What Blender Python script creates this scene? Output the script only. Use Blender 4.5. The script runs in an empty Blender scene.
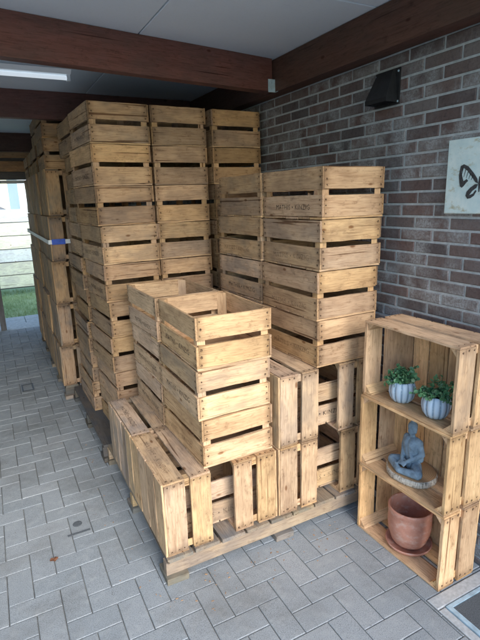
import bpy, bmesh, math, random
from mathutils import Vector, Matrix, Euler
SC = bpy.context.scene
COL = SC.collection
PI = math.pi
rng = random.Random(7)

# ------------------------------------------------------------------ materials
def new_mat(name):
    m = bpy.data.materials.new(name); m.use_nodes = True
    nt = m.node_tree; nt.nodes.clear()
    out = nt.nodes.new('ShaderNodeOutputMaterial'); b = nt.nodes.new('ShaderNodeBsdfPrincipled')
    nt.links.new(b.outputs[0], out.inputs[0])
    return m, nt, b
def nd(nt, t, **k):
    n = nt.nodes.new(t)
    for a, v in k.items():
        if hasattr(n, a): setattr(n, a, v)
        else: n.inputs[a].default_value = v
    return n
def ramp(nt, fac, stops):
    n = nt.nodes.new('ShaderNodeValToRGB'); e = n.color_ramp.elements
    while len(e) < len(stops): e.new(0.5)
    for i, (p, c) in enumerate(stops):
        e[i].position = p; e[i].color = (c[0], c[1], c[2], 1) if len(c) > 2 else (c[0],)*3+(1,)
    nt.links.new(fac, n.inputs[0]); return n.outputs[0]
def mix(nt, a, b, fac, mode='MIX'):
    n = nt.nodes.new('ShaderNodeMix'); n.data_type = 'RGBA'; n.blend_type = mode
    for s, v in ((n.inputs['Factor'], fac), (n.inputs[6], a), (n.inputs[7], b)):
        if hasattr(v, 'is_linked') or hasattr(v, 'links'): nt.links.new(v, s)
        elif isinstance(v, (int, float)): s.default_value = v if s.type == 'VALUE' else (v, v, v, 1)
        else: s.default_value = (v[0], v[1], v[2], 1)
    return n.outputs[2]
def vmath(nt, op, a, b):
    n = nt.nodes.new('ShaderNodeVectorMath'); n.operation = op
    for s, v in ((n.inputs[0], a), (n.inputs[1], b)):
        if hasattr(v, 'links'): nt.links.new(v, s)
        else: s.default_value = v
    return n.outputs[0]
def math_(nt, op, a, b=0.0):
    n = nt.nodes.new('ShaderNodeMath'); n.operation = op
    for s, v in ((n.inputs[0], a), (n.inputs[1], b)):
        if hasattr(v, 'links'): nt.links.new(v, s)
        else: s.default_value = v
    return n.outputs[0]
def noise(nt, vec, scale, detail=4, rough=.55, dist=0.0):
    n = nt.nodes.new('ShaderNodeTexNoise'); n.inputs['Scale'].default_value = scale
    n.inputs['Detail'].default_value = detail; n.inputs['Roughness'].default_value = rough
    n.inputs['Distortion'].default_value = dist
    nt.links.new(vec, n.inputs['Vector']); return n.outputs[0]
def bump(nt, b, h, strength=.3, dist=.002):
    n = nt.nodes.new('ShaderNodeBump'); n.inputs['Strength'].default_value = strength
    n.inputs['Distance'].default_value = dist
    nt.links.new(h, n.inputs['Height']); nt.links.new(n.outputs[0], b.inputs['Normal'])

def mat_wood(name, light, dark, grey, use_obj=True, wear=.35, rough=.75):
    """wood with grain along the board's own length ('gr' attribute), per board tone ('tint'), per crate age and tint (object colour)"""
    m, nt, b = new_mat(name)
    a = nd(nt, 'ShaderNodeAttribute', attribute_name='gr').outputs['Vector']
    t = nd(nt, 'ShaderNodeAttribute', attribute_name='tint')
    oi = nt.nodes.new('ShaderNodeObjectInfo')
    off = vmath(nt, 'SCALE', (31.0, 17.0, 23.0), (0, 0, 0)); nt.links.new(oi.outputs['Random'], nt.nodes[-1].inputs['Scale'])
    v = vmath(nt, 'ADD', a, off)
    fine = noise(nt, vmath(nt, 'MULTIPLY', v, (11, 210, 210)), 1, 3, .65, .3)
    band = noise(nt, vmath(nt, 'MULTIPLY', v, (3.5, 26, 26)), 1, 4, .65, .5)
    spots = noise(nt, vmath(nt, 'MULTIPLY', v, (19, 34, 34)), 1, 5, .75)
    big = noise(nt, vmath(nt, 'MULTIPLY', v, (4, 8, 8)), 1, 3, .65)
    c = mix(nt, light, dark, ramp(nt, band, [(.38, (0,)), (.80, (.9,))]))
    c = mix(nt, c, mix(nt, c, (.46, .36, .28), 1, 'MULTIPLY'), ramp(nt, fine, [(.48, (0,)), (.72, (.72,))]))
    c = mix(nt, c, mix(nt, c, (.36, .28, .22), 1, 'MULTIPLY'), ramp(nt, spots, [(.55, (0,)), (.74, (.8,))]))
    c = mix(nt, c, mix(nt, c, (.74, .68, .62), 1, 'MULTIPLY'), ramp(nt, big, [(.47, (0,)), (.64, (.8,))]))
    # weathered grey silver patches
    gfac = math_(nt, 'ADD', ramp(nt, big, [(.42, (0,)), (.62, (1,))]), 0)
    amt = math_(nt, 'SUBTRACT', 1.0, oi.outputs['Alpha']) if use_obj else wear
    gf = math_(nt, 'MULTIPLY', gfac, amt)
    gf = math_(nt, 'ADD', gf, math_(nt, 'MULTIPLY', amt, .2)); 
    c = mix(nt, c, mix(nt, grey, tuple(g*.45 for g in grey), fine), gf)
    c = mix(nt, c, t.outputs['Color'], 1, 'MULTIPLY')
    if use_obj: c = mix(nt, c, oi.outputs['Color'], 1, 'MULTIPLY')
    # rare knots
    vo = nd(nt, 'ShaderNodeTexVoronoi'); vo.inputs['Scale'].default_value = 1; vo.inputs['Randomness'].default_value = 1
    nt.links.new(vmath(nt, 'MULTIPLY', v, (5, 11, 11)), vo.inputs['Vector'])
    c = mix(nt, c, mix(nt, c, (.38, .24, .15), 1, 'MULTIPLY'), ramp(nt, vo.outputs['Distance'], [(.05, (.85,)), (.10, (0,))]))
    # drying cracks: rare thin dark lines along the grain
    crk = noise(nt, vmath(nt, 'MULTIPLY', v, (1.3, 60, 60)), 1, 1, .5)
    c = mix(nt, c, mix(nt, c, (.30, .22, .17), 1, 'MULTIPLY'), ramp(nt, crk, [(.70, (0,)), (.735, (.9,)), (.77, (.9,))]))
    nt.links.new(c, b.inputs['Base Color'])
    b.inputs['Roughness'].default_value = rough
    b.inputs['Specular IOR Level'].default_value = .25
    bump(nt, b, math_(nt, 'ADD', fine, math_(nt, 'MULTIPLY', spots, .5)), .45, .0012)
    return m
def mat_plain(name, col, rough=.6, metal=0, nscale=30, var=.25, bmp=.15, spec=.4, bdist=.002):
    m, nt, b = new_mat(name)
    tc = nt.nodes.new('ShaderNodeTexCoord').outputs['Object']
    n1 = noise(nt, tc, nscale, 5, .6)
    c = mix(nt, tuple(x*(1-var) for x in col), tuple(min(1, x*(1+var)) for x in col), ramp(nt, n1, [(.3, (0,)), (.7, (1,))]))
    nt.links.new(c, b.inputs['Base Color'])
    b.inputs['Roughness'].default_value = rough; b.inputs['Metallic'].default_value = metal
    b.inputs['Specular IOR Level'].default_value = spec
    if bmp: bump(nt, b, noise(nt, tc, nscale*3, 4), bmp, bdist)
    return m

M = {}
M['crate'] = mat_wood('crate_pine', (.76, .535, .345), (.53, .335, .20), (.46, .405, .355))
M['nail'] = mat_plain('rusty_nail', (.045, .025, .018), .8, .2, 200)
# faded stencil ink: broken up by the wood's grain
m, nt, b = new_mat('faded_ink'); M['ink'] = m
tc = nt.nodes.new('ShaderNodeTexCoord').outputs['Object']
b.inputs['Base Color'].default_value = (.05, .032, .026, 1); b.inputs['Roughness'].default_value = .9
nt.links.new(ramp(nt, noise(nt, tc, 60, 5, .7), [(.32, (.2,)), (.56, (1,))]), b.inputs['Alpha'])
M['faintink'] = M['ink'].copy(); M['faintink'].name = 'very_faded_ink'
for n_ in M['faintink'].node_tree.nodes:
    if n_.type == 'VALTORGB': n_.color_ramp.elements[0].color = (0, 0, 0, 1); n_.color_ramp.elements[1].color = (.5, .5, .5, 1)
m, nt, b = new_mat('nail_stain'); M['stain'] = m
tc = nt.nodes.new('ShaderNodeTexCoord').outputs['Object']
b.inputs['Base Color'].default_value = (.09, .045, .025, 1); b.inputs['Roughness'].default_value = .9
nt.links.new(ramp(nt, noise(nt, tc, 230, 2, .6), [(.35, (.05,)), (.65, (.75,))]), b.inputs['Alpha'])
M['pallet'] = mat_wood('pallet_wood', (.38, .30, .22), (.23, .17, .12), (.27, .255, .24), False, .85)
M['footwood'] = mat_wood('foot_block_wood', (.26, .22, .18), (.17, .14, .12), (.2, .2, .19), False, .8)
M['palletdark'] = mat_wood('old_dark_pallet_wood', (.15, .125, .10), (.085, .07, .058), (.13, .13, .13), False, .8)
M['stringer'] = mat_wood('pallet_stringer_wood', (.60, .44, .27), (.40, .27, .16), (.36, .32, .28), False, .4)
M['beam'] = mat_wood('stained_beam', (.18, .076, .062), (.12, .050, .041), (.20, .15, .145), False, .22, .55)
M['beamdark'] = mat_wood('dark_stained_beam', (.125, .062, .046), (.07, .035, .027), (.17, .13, .11), False, .22, .6)
M['lintel'] = mat_wood('lintel_planks', (.55, .33, .17), (.32, .17, .08), (.3, .25, .2), False, .3)
M['greywood'] = mat_wood('grey_boards', (.16, .16, .17), (.09, .09, .10), (.2, .2, .2), False, .5)
M['fence'] = mat_wood('algae_fence_boards', (.86, .88, .80), (.76, .82, .68), (.88, .89, .87), False, .7)

# ceiling boards: painted panels
m, nt, b = new_mat('ceiling_paint'); M['ceiling'] = m
tc = nt.nodes.new('ShaderNodeTexCoord').outputs['Object']
n1 = noise(nt, tc, 1.3, 5, .6); n2 = noise(nt, tc, 60, 4, .7)
c = mix(nt, (.72, .80, .88), (.79, .86, .92), ramp(nt, n1, [(.3, (0,)), (.7, (1,))]))
c = mix(nt, c, (.68, .74, .78), ramp(nt, n2, [(.55, (0,)), (.8, (.6,))]))
nt.links.new(c, b.inputs['Base Color']); b.inputs['Roughness'].default_value = .8
bump(nt, b, n2, .3, .002)

# bricks: one colour per brick, white bloom in patches
m, nt, b = new_mat('brick_clay'); M['brick'] = m
tc = nt.nodes.new('ShaderNodeTexCoord').outputs['Object']
ge = nt.nodes.new('ShaderNodeNewGeometry').outputs['Random Per Island']
c = ramp(nt, ge, [(0, (.080, .060, .062)), (.2, (.130, .078, .070)), (.4, (.070, .062, .068)), (.6, (.140, .103, .098)), (.8, (.100, .064, .060)), (1, (.16, .14, .14))])
n1 = noise(nt, tc, 55, 6, .7); n2 = noise(nt, tc, 9, 4, .6)
c = mix(nt, c, mix(nt, c, (.45, .45, .5), 1, 'MULTIPLY'), ramp(nt, n1, [(.5, (0,)), (.7, (.8,))]))
r2 = math_(nt, 'FRACT', math_(nt, 'MULTIPLY', ge, 7.31))
bl = math_(nt, 'MULTIPLY', ramp(nt, n2, [(.38, (.05,)), (.60, (1,))]), ramp(nt, r2, [(.2, (.15,)), (.7, (1,))]))
bl = math_(nt, 'MULTIPLY', bl, ramp(nt, noise(nt, tc, 120, 4, .7), [(.35, (.25,)), (.62, (1,))]))
c = mix(nt, c, (.31, .325, .345), bl)
nt.links.new(c, b.inputs['Base Color']); b.inputs['Roughness'].default_value = .85
bump(nt, b, n1, .6, .004)
M['mortar'] = mat_plain('grey_mortar', (.39, .42, .45), .95, 0, 40, .18, .5, .1, .003)

# concrete pavers
m, nt, b = new_mat('concrete_pavers'); M['paver'] = m
tc = nt.nodes.new('ShaderNodeTexCoord').outputs['Object']
ge = nt.nodes.new('ShaderNodeNewGeometry').outputs['Random Per Island']
c = ramp(nt, ge, [(0, (.300, .325, .340)), (.35, (.340, .362, .376)), (.7, (.318, .340, .352)), (1, (.37, .388, .398))])
n1 = noise(nt, tc, 260, 3, .8); n2 = noise(nt, tc, 2.1, 6, .7); n3 = noise(nt, tc, 17, 5, .65)
c = mix(nt, c, mix(nt, c, (.42, .42, .42), 1, 'MULTIPLY'), ramp(nt, n1, [(.50, (0,)), (.66, (.85,))]))
c = mix(nt, c, (.50, .51, .51), ramp(nt, n1, [(.30, (.7,)), (.42, (0,))]))
c = mix(nt, c, (.43, .44, .44), ramp(nt, n3, [(.5, (0,)), (.7, (.45,))]))
c = mix(nt, c, mix(nt, c, (.62, .60, .57), 1, 'MULTIPLY'), ramp(nt, n2, [(.46, (0,)), (.68, (.75,))]))
nt.links.new(c, b.inputs['Base Color']); b.inputs['Roughness'].default_value = .95
b.inputs['Specular IOR Level'].default_value = .2
bump(nt, b, n1, .5, .0025)
M['joint'] = mat_plain('joint_sand', (.19, .19, .175), .95, 0, 6, .6, .5)
M['kerb'] = mat_plain('kerb_concrete', (.46, .47, .47), .85, 0, 70, .18, .4)
M['mat'] = mat_plain('dark_mat', (.11, .12, .13), .95, 0, 260, .45, .8)
M['zinc'] = mat_plain('galvanised_metal', (.45, .60, .70), .5, .2, 25, .25, .1)
M['blackmetal'] = mat_plain('black_plastic', (.018, .019, .022), .45, 0, 40, .3, .1)
M['terracotta'] = None
m, nt, b = new_mat('terracotta_clay'); M['terracotta'] = m
tc = nt.nodes.new('ShaderNodeTexCoord').outputs['Object']
n1 = noise(nt, tc, 14, 6, .65); n2 = noise(nt, vmath(nt, 'MULTIPLY', tc, (1, 1, 1.6)), 22, 6, .7)
c = mix(nt, (.56, .27, .195), (.42, .185, .13), ramp(nt, n1, [(.35, (0,)), (.65, (1,))]))
c = mix(nt, c, (.58, .42, .36), ramp(nt, n2, [(.50, (0,)), (.66, (.65,))]))
nt.links.new(c, b.inputs['Base Color']); b.inputs['Roughness'].default_value = .7; bump(nt, b, n1, .3, .002)
M['soil'] = mat_plain('dark_soil', (.04, .028, .02), .95, 0, 90, .5, .8)
# ribbed pots: pale glaze, darker paint kept in the grooves ('groove' attribute)
m, nt, b = new_mat('blue_white_glaze'); M['glaze'] = m
tc = nt.nodes.new('ShaderNodeTexCoord').outputs['Object']
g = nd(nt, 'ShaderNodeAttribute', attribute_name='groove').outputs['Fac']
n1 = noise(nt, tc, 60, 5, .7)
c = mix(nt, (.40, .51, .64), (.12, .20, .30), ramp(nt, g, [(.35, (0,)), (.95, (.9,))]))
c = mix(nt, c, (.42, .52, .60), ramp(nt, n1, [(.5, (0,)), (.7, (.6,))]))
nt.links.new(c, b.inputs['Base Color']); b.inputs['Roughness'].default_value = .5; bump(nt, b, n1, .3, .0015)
M['statue'] = mat_plain('blue_grey_stone', (.17, .25, .335), .75, 0, 45, .35, .5)
M['slicetop'] = None
m, nt, b = new_mat('cut_wood_rings'); M['slicetop'] = m
tc = nt.nodes.new('ShaderNodeTexCoord').outputs['Object']
w_ = nd(nt, 'ShaderNodeTexWave', wave_type='RINGS', rings_direction='Z'); w_.inputs['Scale'].default_value = 42; w_.inputs['Distortion'].default_value = 2.2
nt.links.new(vmath(nt, 'ADD', tc, (.012, .007, 0)), w_.inputs['Vector'])
c = mix(nt, (.50, .33, .18), (.36, .21, .11), w_.outputs['Fac'])
nt.links.new(c, b.inputs['Base Color']); b.inputs['Roughness'].default_value = .7
m, nt, b = new_mat('pale_bark'); M['bark'] = m
tc = nt.nodes.new('ShaderNodeTexCoord').outputs['Object']
n1 = noise(nt, vmath(nt, 'MULTIPLY', tc, (1, 1, .35)), 130, 4, .7)
c = ramp(nt, n1, [(.35, (.13, .11, .09)), (.5, (.46, .43, .38)), (.7, (.62, .59, .53))])
nt.links.new(c, b.inputs['Base Color']); b.inputs['Roughness'].default_value = .9; bump(nt, b, n1, .8, .004)
m, nt, b = new_mat('glossy_leaf'); M['leaf'] = m
ge = nt.nodes.new('ShaderNodeNewGeometry').outputs['Random Per Island']
c = ramp(nt, ge, [(0, (.03, .10, .045)), (.5, (.05, .16, .07)), (.85, (.11, .25, .12)), (1, (.24, .32, .2))])
nt.links.new(c, b.inputs['Base Color']); b.inputs['Roughness'].default_value = .5
m, nt, b = new_mat('painted_canvas'); M['canvas'] = m
tc = nt.nodes.new('ShaderNodeTexCoord').outputs['Object']
n1 = noise(nt, tc, 14, 6, .7); n2 = noise(nt, vmath(nt, 'MULTIPLY', tc, (1, .5, 1)), 30, 5, .7)
gr_ = nt.nodes.new('ShaderNodeTexGradient')
c = mix(nt, (.47, .62, .66), (.64, .74, .75), ramp(nt, n1, [(.35, (0,)), (.65, (1,))]))
c = mix(nt, c, (.33, .30, .17), ramp(nt, n2, [(.55, (0,)), (.70, (.85,))]))
nt.links.new(c, b.inputs['Base Color']); b.inputs['Roughness'].default_value = .85; bump(nt, b, n1, .2, .002)
M['paintblack'] = mat_plain('dark_paint', (.045, .045, .05), .8, 0, 120, .5, 0)
M['lampwhite'] = mat_plain('white_enamel', (.80, .85, .88), .4, 0, 10, .05, 0)
M['tube'] = mat_plain('faint_glow_tube', (.78, .84, .88), .2, 0, 10, .03, 0)
_b = [n for n in M['tube'].node_tree.nodes if n.type == 'BSDF_PRINCIPLED'][0]; _b.inputs['Emission Color'].default_value = (.8, .9, 1, 1); _b.inputs['Emission Strength'].default_value = .17  # faint emission added to lift the tube's brightness, not known to be lit
M['strapwhite'] = mat_plain('white_strap', (.72, .76, .80), .5, 0, 60, .1, 0)
M['strapblue'] = mat_plain('blue_strap', (.015, .08, .50), .45, 0, 60, .2, 0)
M['deadleaf'] = mat_plain('dead_leaf', (.20, .085, .045), .8, 0, 150, .4, .3)
M['stone'] = mat_plain('pale_paving', (.42, .43, .42), .9, 0, 25, .2, .3)
M['render'] = mat_plain('pale_render', (.72, .74, .76), .9, 0, 8, .06, .1)
M['roof'] = mat_plain('grey_roof', (.16, .17, .19), .8, 0, 12, .2, .3)
M['glass'] = mat_plain('dark_window', (.05, .07, .09), .15, 0, 5, .2, 0)
M['asphalt'] = mat_plain('driveway_concrete', (.25, .27, .29), .9, 0, 20, .2, .3)
m, nt, b = new_mat('grass'); M['grass'] = m
tc = nt.nodes.new('ShaderNodeTexCoord').outputs['Object']
c = mix(nt, (.30, .42, .17), (.44, .54, .27), ramp(nt, noise(nt, tc, 3, 6, .7), [(.35, (0,)), (.65, (1,))]))
nt.links.new(c, b.inputs['Base Color']); b.inputs['Roughness'].default_value = .9
bump(nt, b, noise(nt, tc, 60, 4, .7), 1, .03)

# ------------------------------------------------------------------ mesh building
class MB:
    """collects shapes; build() links them as one mesh object"""
    def __init__(s): s.v = []; s.f = []; s.mi = []; s.gr = []; s.ti = []; s.x = []
    def add(s, vs, fs, mi=0, gr=None, tint=1.0):
        o = len(s.v); s.v += [tuple(p) for p in vs]; s.f += [tuple(i+o for i in f) for f in fs]; s.mi += [mi]*len(fs)
        s.gr += list(gr) if gr else [tuple(p) for p in vs]
        t = tint if isinstance(tint, (tuple, list)) else (tint,)*3
        s.ti += [t]*len(vs)
    def board(s, c, d, ax, mi=0, tint=1.0, jit=.0010, seg=6, R=None, rot=None, grime=0):
        """box centred c with size d, grain along axis ax; edges a little uneven"""
        R = R or rng
        o1, o2 = [a for a in range(3) if a != ax]
        off = (R.random()*20, R.random()*20, R.random()*20)
        vs = []; gr = []; bow = R.uniform(-1, 1)*jit*1.6; twist = R.uniform(-1, 1)*jit*1.2
        for i in range(seg+1):
            t = i/seg-.5
            if grime and seg > 3 and i in (1, seg-1): t = (-.5+.038/d[ax]) if i == 1 else (.5-.038/d[ax])
            for (p, q) in ((-.5, -.5), (.5, -.5), (.5, .5), (-.5, .5)):
                k = [0, 0, 0]
                k[ax] = t*d[ax] + (R.uniform(-jit, jit) if i in (0, seg) else 0)
                k[o1] = p*d[o1]+R.uniform(-jit, jit); k[o2] = q*d[o2]+R.uniform(-jit, jit)*1.2+bow*(1-4*t*t)+twist*t*2
                gr.append((k[ax]+off[0], k[o1]+off[1], k[o2]+off[2]))
                P = Vector(k)
                if rot is not None: P = rot @ P
                vs.append((P[0]+c[0], P[1]+c[1], P[2]+c[2]))
        fs = [(0, 3, 2, 1)]
        for i in range(seg):
            a = i*4
            for j in range(4):
                fs.append((a+j, a+(j+1) % 4, a+4+(j+1) % 4, a+4+j))
        a = seg*4; fs.append((a, a+1, a+2, a+3))
        if (ax == 1): fs = [tuple(reversed(f)) for f in fs]
        s.add(vs, fs, mi, gr, tint)
        if grime:
            n0 = len(s.ti)-len(vs)
            for e in (0, seg):
                g_ = 1-grime*R.uniform(.35, 1)
                for q in range(4):
                    c0 = s.ti[n0+e*4+q]; s.ti[n0+e*4+q] = (c0[0]*g_, c0[1]*g_*.95, c0[2]*g_*.9)
    def box(s, lo, hi, mi=0, tint=1.0):
        x0, y0, z0 = lo; x1, y1, z1 = hi
        vs = [(x0, y0, z0), (x1, y0, z0), (x1, y1, z0), (x0, y1, z0), (x0, y0, z1), (x1, y0, z1), (x1, y1, z1), (x0, y1, z1)]
        s.add(vs, [(0, 3, 2, 1), (4, 5, 6, 7), (0, 1, 5, 4), (1, 2, 6, 5), (2, 3, 7, 6), (3, 0, 4, 7)], mi, None, tint)
    def bevbox(s, lo, hi, b=.004, mi=0, axis=2, sign=1, jz=0):
        """box whose face in (axis,sign) is chamfered"""
        x = [lo, hi]
        o1, o2 = [a for a in range(3) if a != axis]
        top = hi[axis] if sign > 0 else lo[axis]; bot = lo[axis] if sign > 0 else hi[axis]
        def P(u, v, w): k = [0, 0, 0]; k[o1] = u; k[o2] = v; k[axis] = w; return tuple(k)
        a0, a1, b0, b1 = lo[o1], hi[o1], lo[o2], hi[o2]
        vs = [P(a0, b0, bot), P(a1, b0, bot), P(a1, b1, bot), P(a0, b1, bot)]
        vs += [P(a0, b0, top-sign*b), P(a1, b0, top-sign*b), P(a1, b1, top-sign*b), P(a0, b1, top-sign*b)]
        i = b*1.2
        vs += [P(a0+i, b0+i, top), P(a1-i, b0+i, top), P(a1-i, b1-i, top), P(a0+i, b1-i, top)]
        fs = [(8, 9, 10, 11)]
        for k in range(4):
            n = (k+1) % 4; fs += [(k, n, 4+n, 4+k), (4+k, 4+n, 8+n, 8+k)]
        s.add(vs, fs, mi)
    def disc(s, c, r, axis, sign, h=.0012, n=7, mi=0):
        o1, o2 = [a for a in range(3) if a != axis]
        vs = []
        for lvl, rr in ((0, r), (h, r*.8)):
            for i in range(n):
                a = 2*PI*i/n; k = [c[0], c[1], c[2]]; k[o1] += rr*math.cos(a); k[o2] += rr*math.sin(a); k[axis] += sign*lvl; vs.append(tuple(k))
        fs = [tuple(range(n, 2*n))]+[(i, (i+1) % n, n+(i+1) % n, n+i) for i in range(n)]
        s.add(vs, fs, mi)
    def lathe(s, prof, c=(0, 0, 0), n=40, mi=0, mod=None, sx=1, sy=1):
        vs = []
        for (r, z) in prof:
            for i in range(n):
                a = 2*PI*i/n; rr = r*(mod(a, z) if mod else 1)
                vs.append((c[0]+rr*math.cos(a)*sx, c[1]+rr*math.sin(a)*sy, c[2]+z))
        fs = []
        for k in range(len(prof)-1):
            for i in range(n):
                j = (i+1) % n; fs.append((k*n+i, k*n+j, (k+1)*n+j, (k+1)*n+i))
        if prof[0][0] > 1e-5: fs.append(tuple(reversed(range(n))))
        if prof[-1][0] > 1e-5: fs.append(tuple(range((len(prof)-1)*n, len(prof)*n)))
        s.add(vs, fs, mi)
    def capsule(s, a, b, ra, rb, n=16, m=6, mi=0):
        a = Vector(a); b = Vector(b); d = b-a; L_ = d.length
        q = Vector((0, 0, 1)).rotation_difference(d.normalized()) if L_ > 1e-6 else Matrix.Identity(3).to_quaternion()
        rings = []
        for i in range(1, m+1): t = -PI/2+PI/2*i/m; rings.append((ra*math.cos(t), ra*math.sin(t)))
        for i in range(0, m): t = PI/2*i/m; rings.append((rb*math.cos(t), L_+rb*math.sin(t)))
        vs = [a+q @ Vector((0, 0, -ra))]
        for r_, z_ in rings:
            for i in range(n):
                t = 2*PI*i/n; vs.append(a+q @ Vector((r_*math.cos(t), r_*math.sin(t), z_)))
        vs.append(a+q @ Vector((0, 0, L_+rb)))
        fs = [(0, 1+(i+1) % n, 1+i) for i in range(n)]
        for k in range(len(rings)-1):
            for i in range(n):
                j = (i+1) % n; fs.append((1+k*n+i, 1+k*n+j, 1+(k+1)*n+j, 1+(k+1)*n+i))
        e = len(vs)-1; k = len(rings)-1
        fs += [(1+k*n+i, 1+k*n+(i+1) % n, e) for i in range(n)]
        s.add(vs, fs, mi)
    def mesh(s, name, mats, smooth=False):
        me = bpy.data.meshes.new(name); me.from_pydata(s.v, [], s.f)
        at = me.attributes.new('gr', 'FLOAT_VECTOR', 'POINT'); at.data.foreach_set('vector', [x for p in s.gr for x in p])
        at = me.attributes.new('tint', 'FLOAT_COLOR', 'POINT'); at.data.foreach_set('color', [x for t in s.ti for x in (t[0], t[1], t[2], 1)])
        if s.x and len(s.x) == len(s.v):
            at = me.attributes.new('groove', 'FLOAT', 'POINT'); at.data.foreach_set('value', s.x)
        for m_ in mats: me.materials.append(m_)
        me.polygons.foreach_set('material_index', s.mi)
        if smooth: me.polygons.foreach_set('use_smooth', [True]*len(me.polygons))
        me.update(); return me
    def build(s, name, mats, parent=None, smooth=False, fix=True):
        if not isinstance(mats, (list, tuple)): mats = [mats]
        me = s.mesh(name, mats, smooth)
        if fix:
            bm = bmesh.new(); bm.from_mesh(me); bmesh.ops.recalc_face_normals(bm, faces=bm.faces); bm.to_mesh(me); bm.free()
        o = bpy.data.objects.new(name, me); COL.objects.link(o)
        if parent is not None: o.parent = parent
        return o
def tag(o, label, cat, group=None):
    o['label'] = label; o['category'] = cat
    if group: o['group'] = group
    return o
def empty(name, loc, label, cat, group=None, rz=0):
    o = bpy.data.objects.new(name, None); COL.objects.link(o); o.empty_display_size = .1
    o.location = loc; o.rotation_euler = (0, 0, rz); return tag(o, label, cat, group)
def structure(o): o['kind'] = 'structure'; return o

# ------------------------------------------------------------------ the crate
CL, CW, CH = .497, .3610, .2295          # length, width, height
TB, TE, TS, BH = .009, .013, .0095, .0985 # slat, end board, side board thickness, board height
GAP = CH-TB-2*BH
def tint(R):
    v = R.choice((R.uniform(.88, 1.16), R.uniform(.78, 1.02))); w = R.uniform(-.05, .11)
    return (v*(1+w*.4), v, v*(1-w*1.6))
def stencil_mesh():
    cu = bpy.data.curves.new('stencil', 'FONT'); cu.body = 'MATHIS \u2022 KINZIG'; cu.size = .036; cu.align_x = 'CENTER'; cu.align_y = 'CENTER'
    cu.space_character = 1.12; cu.resolution_u = 2
    ob = bpy.data.objects.new('stencil', cu); COL.objects.link(ob)
    bpy.context.view_layer.update()
    me = bpy.data.meshes.new_from_object(ob.evaluated_get(bpy.context.evaluated_depsgraph_get()))
    vs = [tuple(v.co) for v in me.vertices]; fs = [tuple(p.vertices) for p in me.polygons]
    bpy.data.objects.remove(ob); bpy.data.curves.remove(cu); bpy.data.meshes.remove(me)
    return vs, fs
ST_V, ST_F = stencil_mesh()
def make_crate(k):
    R = random.Random(100+k)
    root = bpy.data.objects.new('wooden_crate', None); COL.objects.link(root); root.empty_display_size = .1
    # bottom slats run across the width
    mb = MB(); n = 5 if k % 3 else 4
    g = .008; tot = CL-2*.002; ws = [R.uniform(.85, 1.15) for _ in range(n)]; sc = (tot-g*(n-1))/sum(ws); y = -tot/2
    for w in ws:
        w *= sc; mb.board((0, y+w/2, TB/2), (CW-.002, w, TB), 0, 0, tint(R), R=R); y += w+g
    mb.build('bottom', [M['crate']], root)
    for sgn in (-1, 1):
        mb = MB()
        for j in range(2):
            z = TB+BH/2+j*(BH+GAP)+R.uniform(-.001, .001)
            mb.board((R.uniform(-.0005, .0005), sgn*(CL/2-TE/2), z), (CW-2*TS-.002, TE, BH-R.uniform(0, .006)), 0, 0, tint(R), R=R, grime=.5)
            for e in (-1, 1):
                for q in (-.032, R.uniform(-.004, .004), .032):
                    px_, pz_ = e*(CW/2-.021+R.uniform(-.004, .004)), z+q+R.uniform(-.004, .004)
                    mb.disc((px_, sgn*(CL/2+.0006), pz_), R.uniform(.0017, .0028), 1, sgn, mi=1)
                    mb.disc((px_+R.uniform(-.003, .003), sgn*(CL/2+.0011), pz_-R.uniform(0, .004)), R.uniform(.003, .0075), 1, sgn, h=.00012, n=9, mi=2)
        mb.build('end_panel', [M['crate'], M['nail'], M['stain']], root)
    for sgn in (-1, 1):
        mb = MB()
        for j in range(2):
            z = TB+BH/2+j*(BH+GAP)+R.uniform(-.001, .001)
            mb.board((sgn*(CW/2-TS/2), 0, z), (TS, CL, BH-R.uniform(0, .006)), 1, 0, tint(R), R=R, grime=.45)
            for e in (-1, 1):
                for q in (-.03, .0, .03):
                    py_, pz_ = e*(CL/2-.014+R.uniform(-.004, .004)), z+q+R.uniform(-.005, .005)
                    mb.disc((sgn*(CW/2+.0006), py_, pz_), R.uniform(.0017, .0027), 0, sgn, mi=1)
                    mb.disc((sgn*(CW/2+.0011), py_, pz_-R.uniform(0, .004)), R.uniform(.003, .007), 0, sgn, h=.00012, n=9, mi=3)
        if k != 4:
            zc = TB+BH/2+R.uniform(-.008, .008); vs = []; an = R.uniform(-.03, .03); sx_ = R.uniform(-.03, .03); sz_ = R.uniform(.86, 1.04)
            for (x, y_, _) in ST_V:
                vs.append((sgn*(CW/2+.0019), sgn*(x*sz_+sx_), zc+y_*sz_+x*an))
            mb.add(vs, ST_F, 2)
        mb.build('side_panel', [M['crate'], M['nail'], M['ink' if (k+(sgn > 0)) % 3 else 'faintink'], M['stain']], root, fix=True)
    for sx in (-1, 1):
        for sy in (-1, 1):
            mb = MB(); l = .036
            x0 = sx*(CW/2-TS-.0006); y0 = sy*(CL/2-TE-.0006)
            z0, z1 = TB+.0005, CH-.006
            P = [(x0, y0), (x0-sx*l, y0), (x0, y0-sy*l)]
            vs = [(a, b_, z0) for a, b_ in P]+[(a, b_, z1) for a, b_ in P]
            o = (R.random()*9, R.random()*9, 0)
            mb.add(vs, [(0, 1, 2), (5, 4, 3), (0, 3, 4, 1), (1, 4, 5, 2), (2, 5, 3, 0)], 0, [(v[2]+o[0], v[0]+o[1], v[1]) for v in vs], tint(R))
            mb.build('corner_post', [M['crate']], root)
    return root
protos = [make_crate(k) for k in range(6)]
used = [False]*6
NC = [0]
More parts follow.
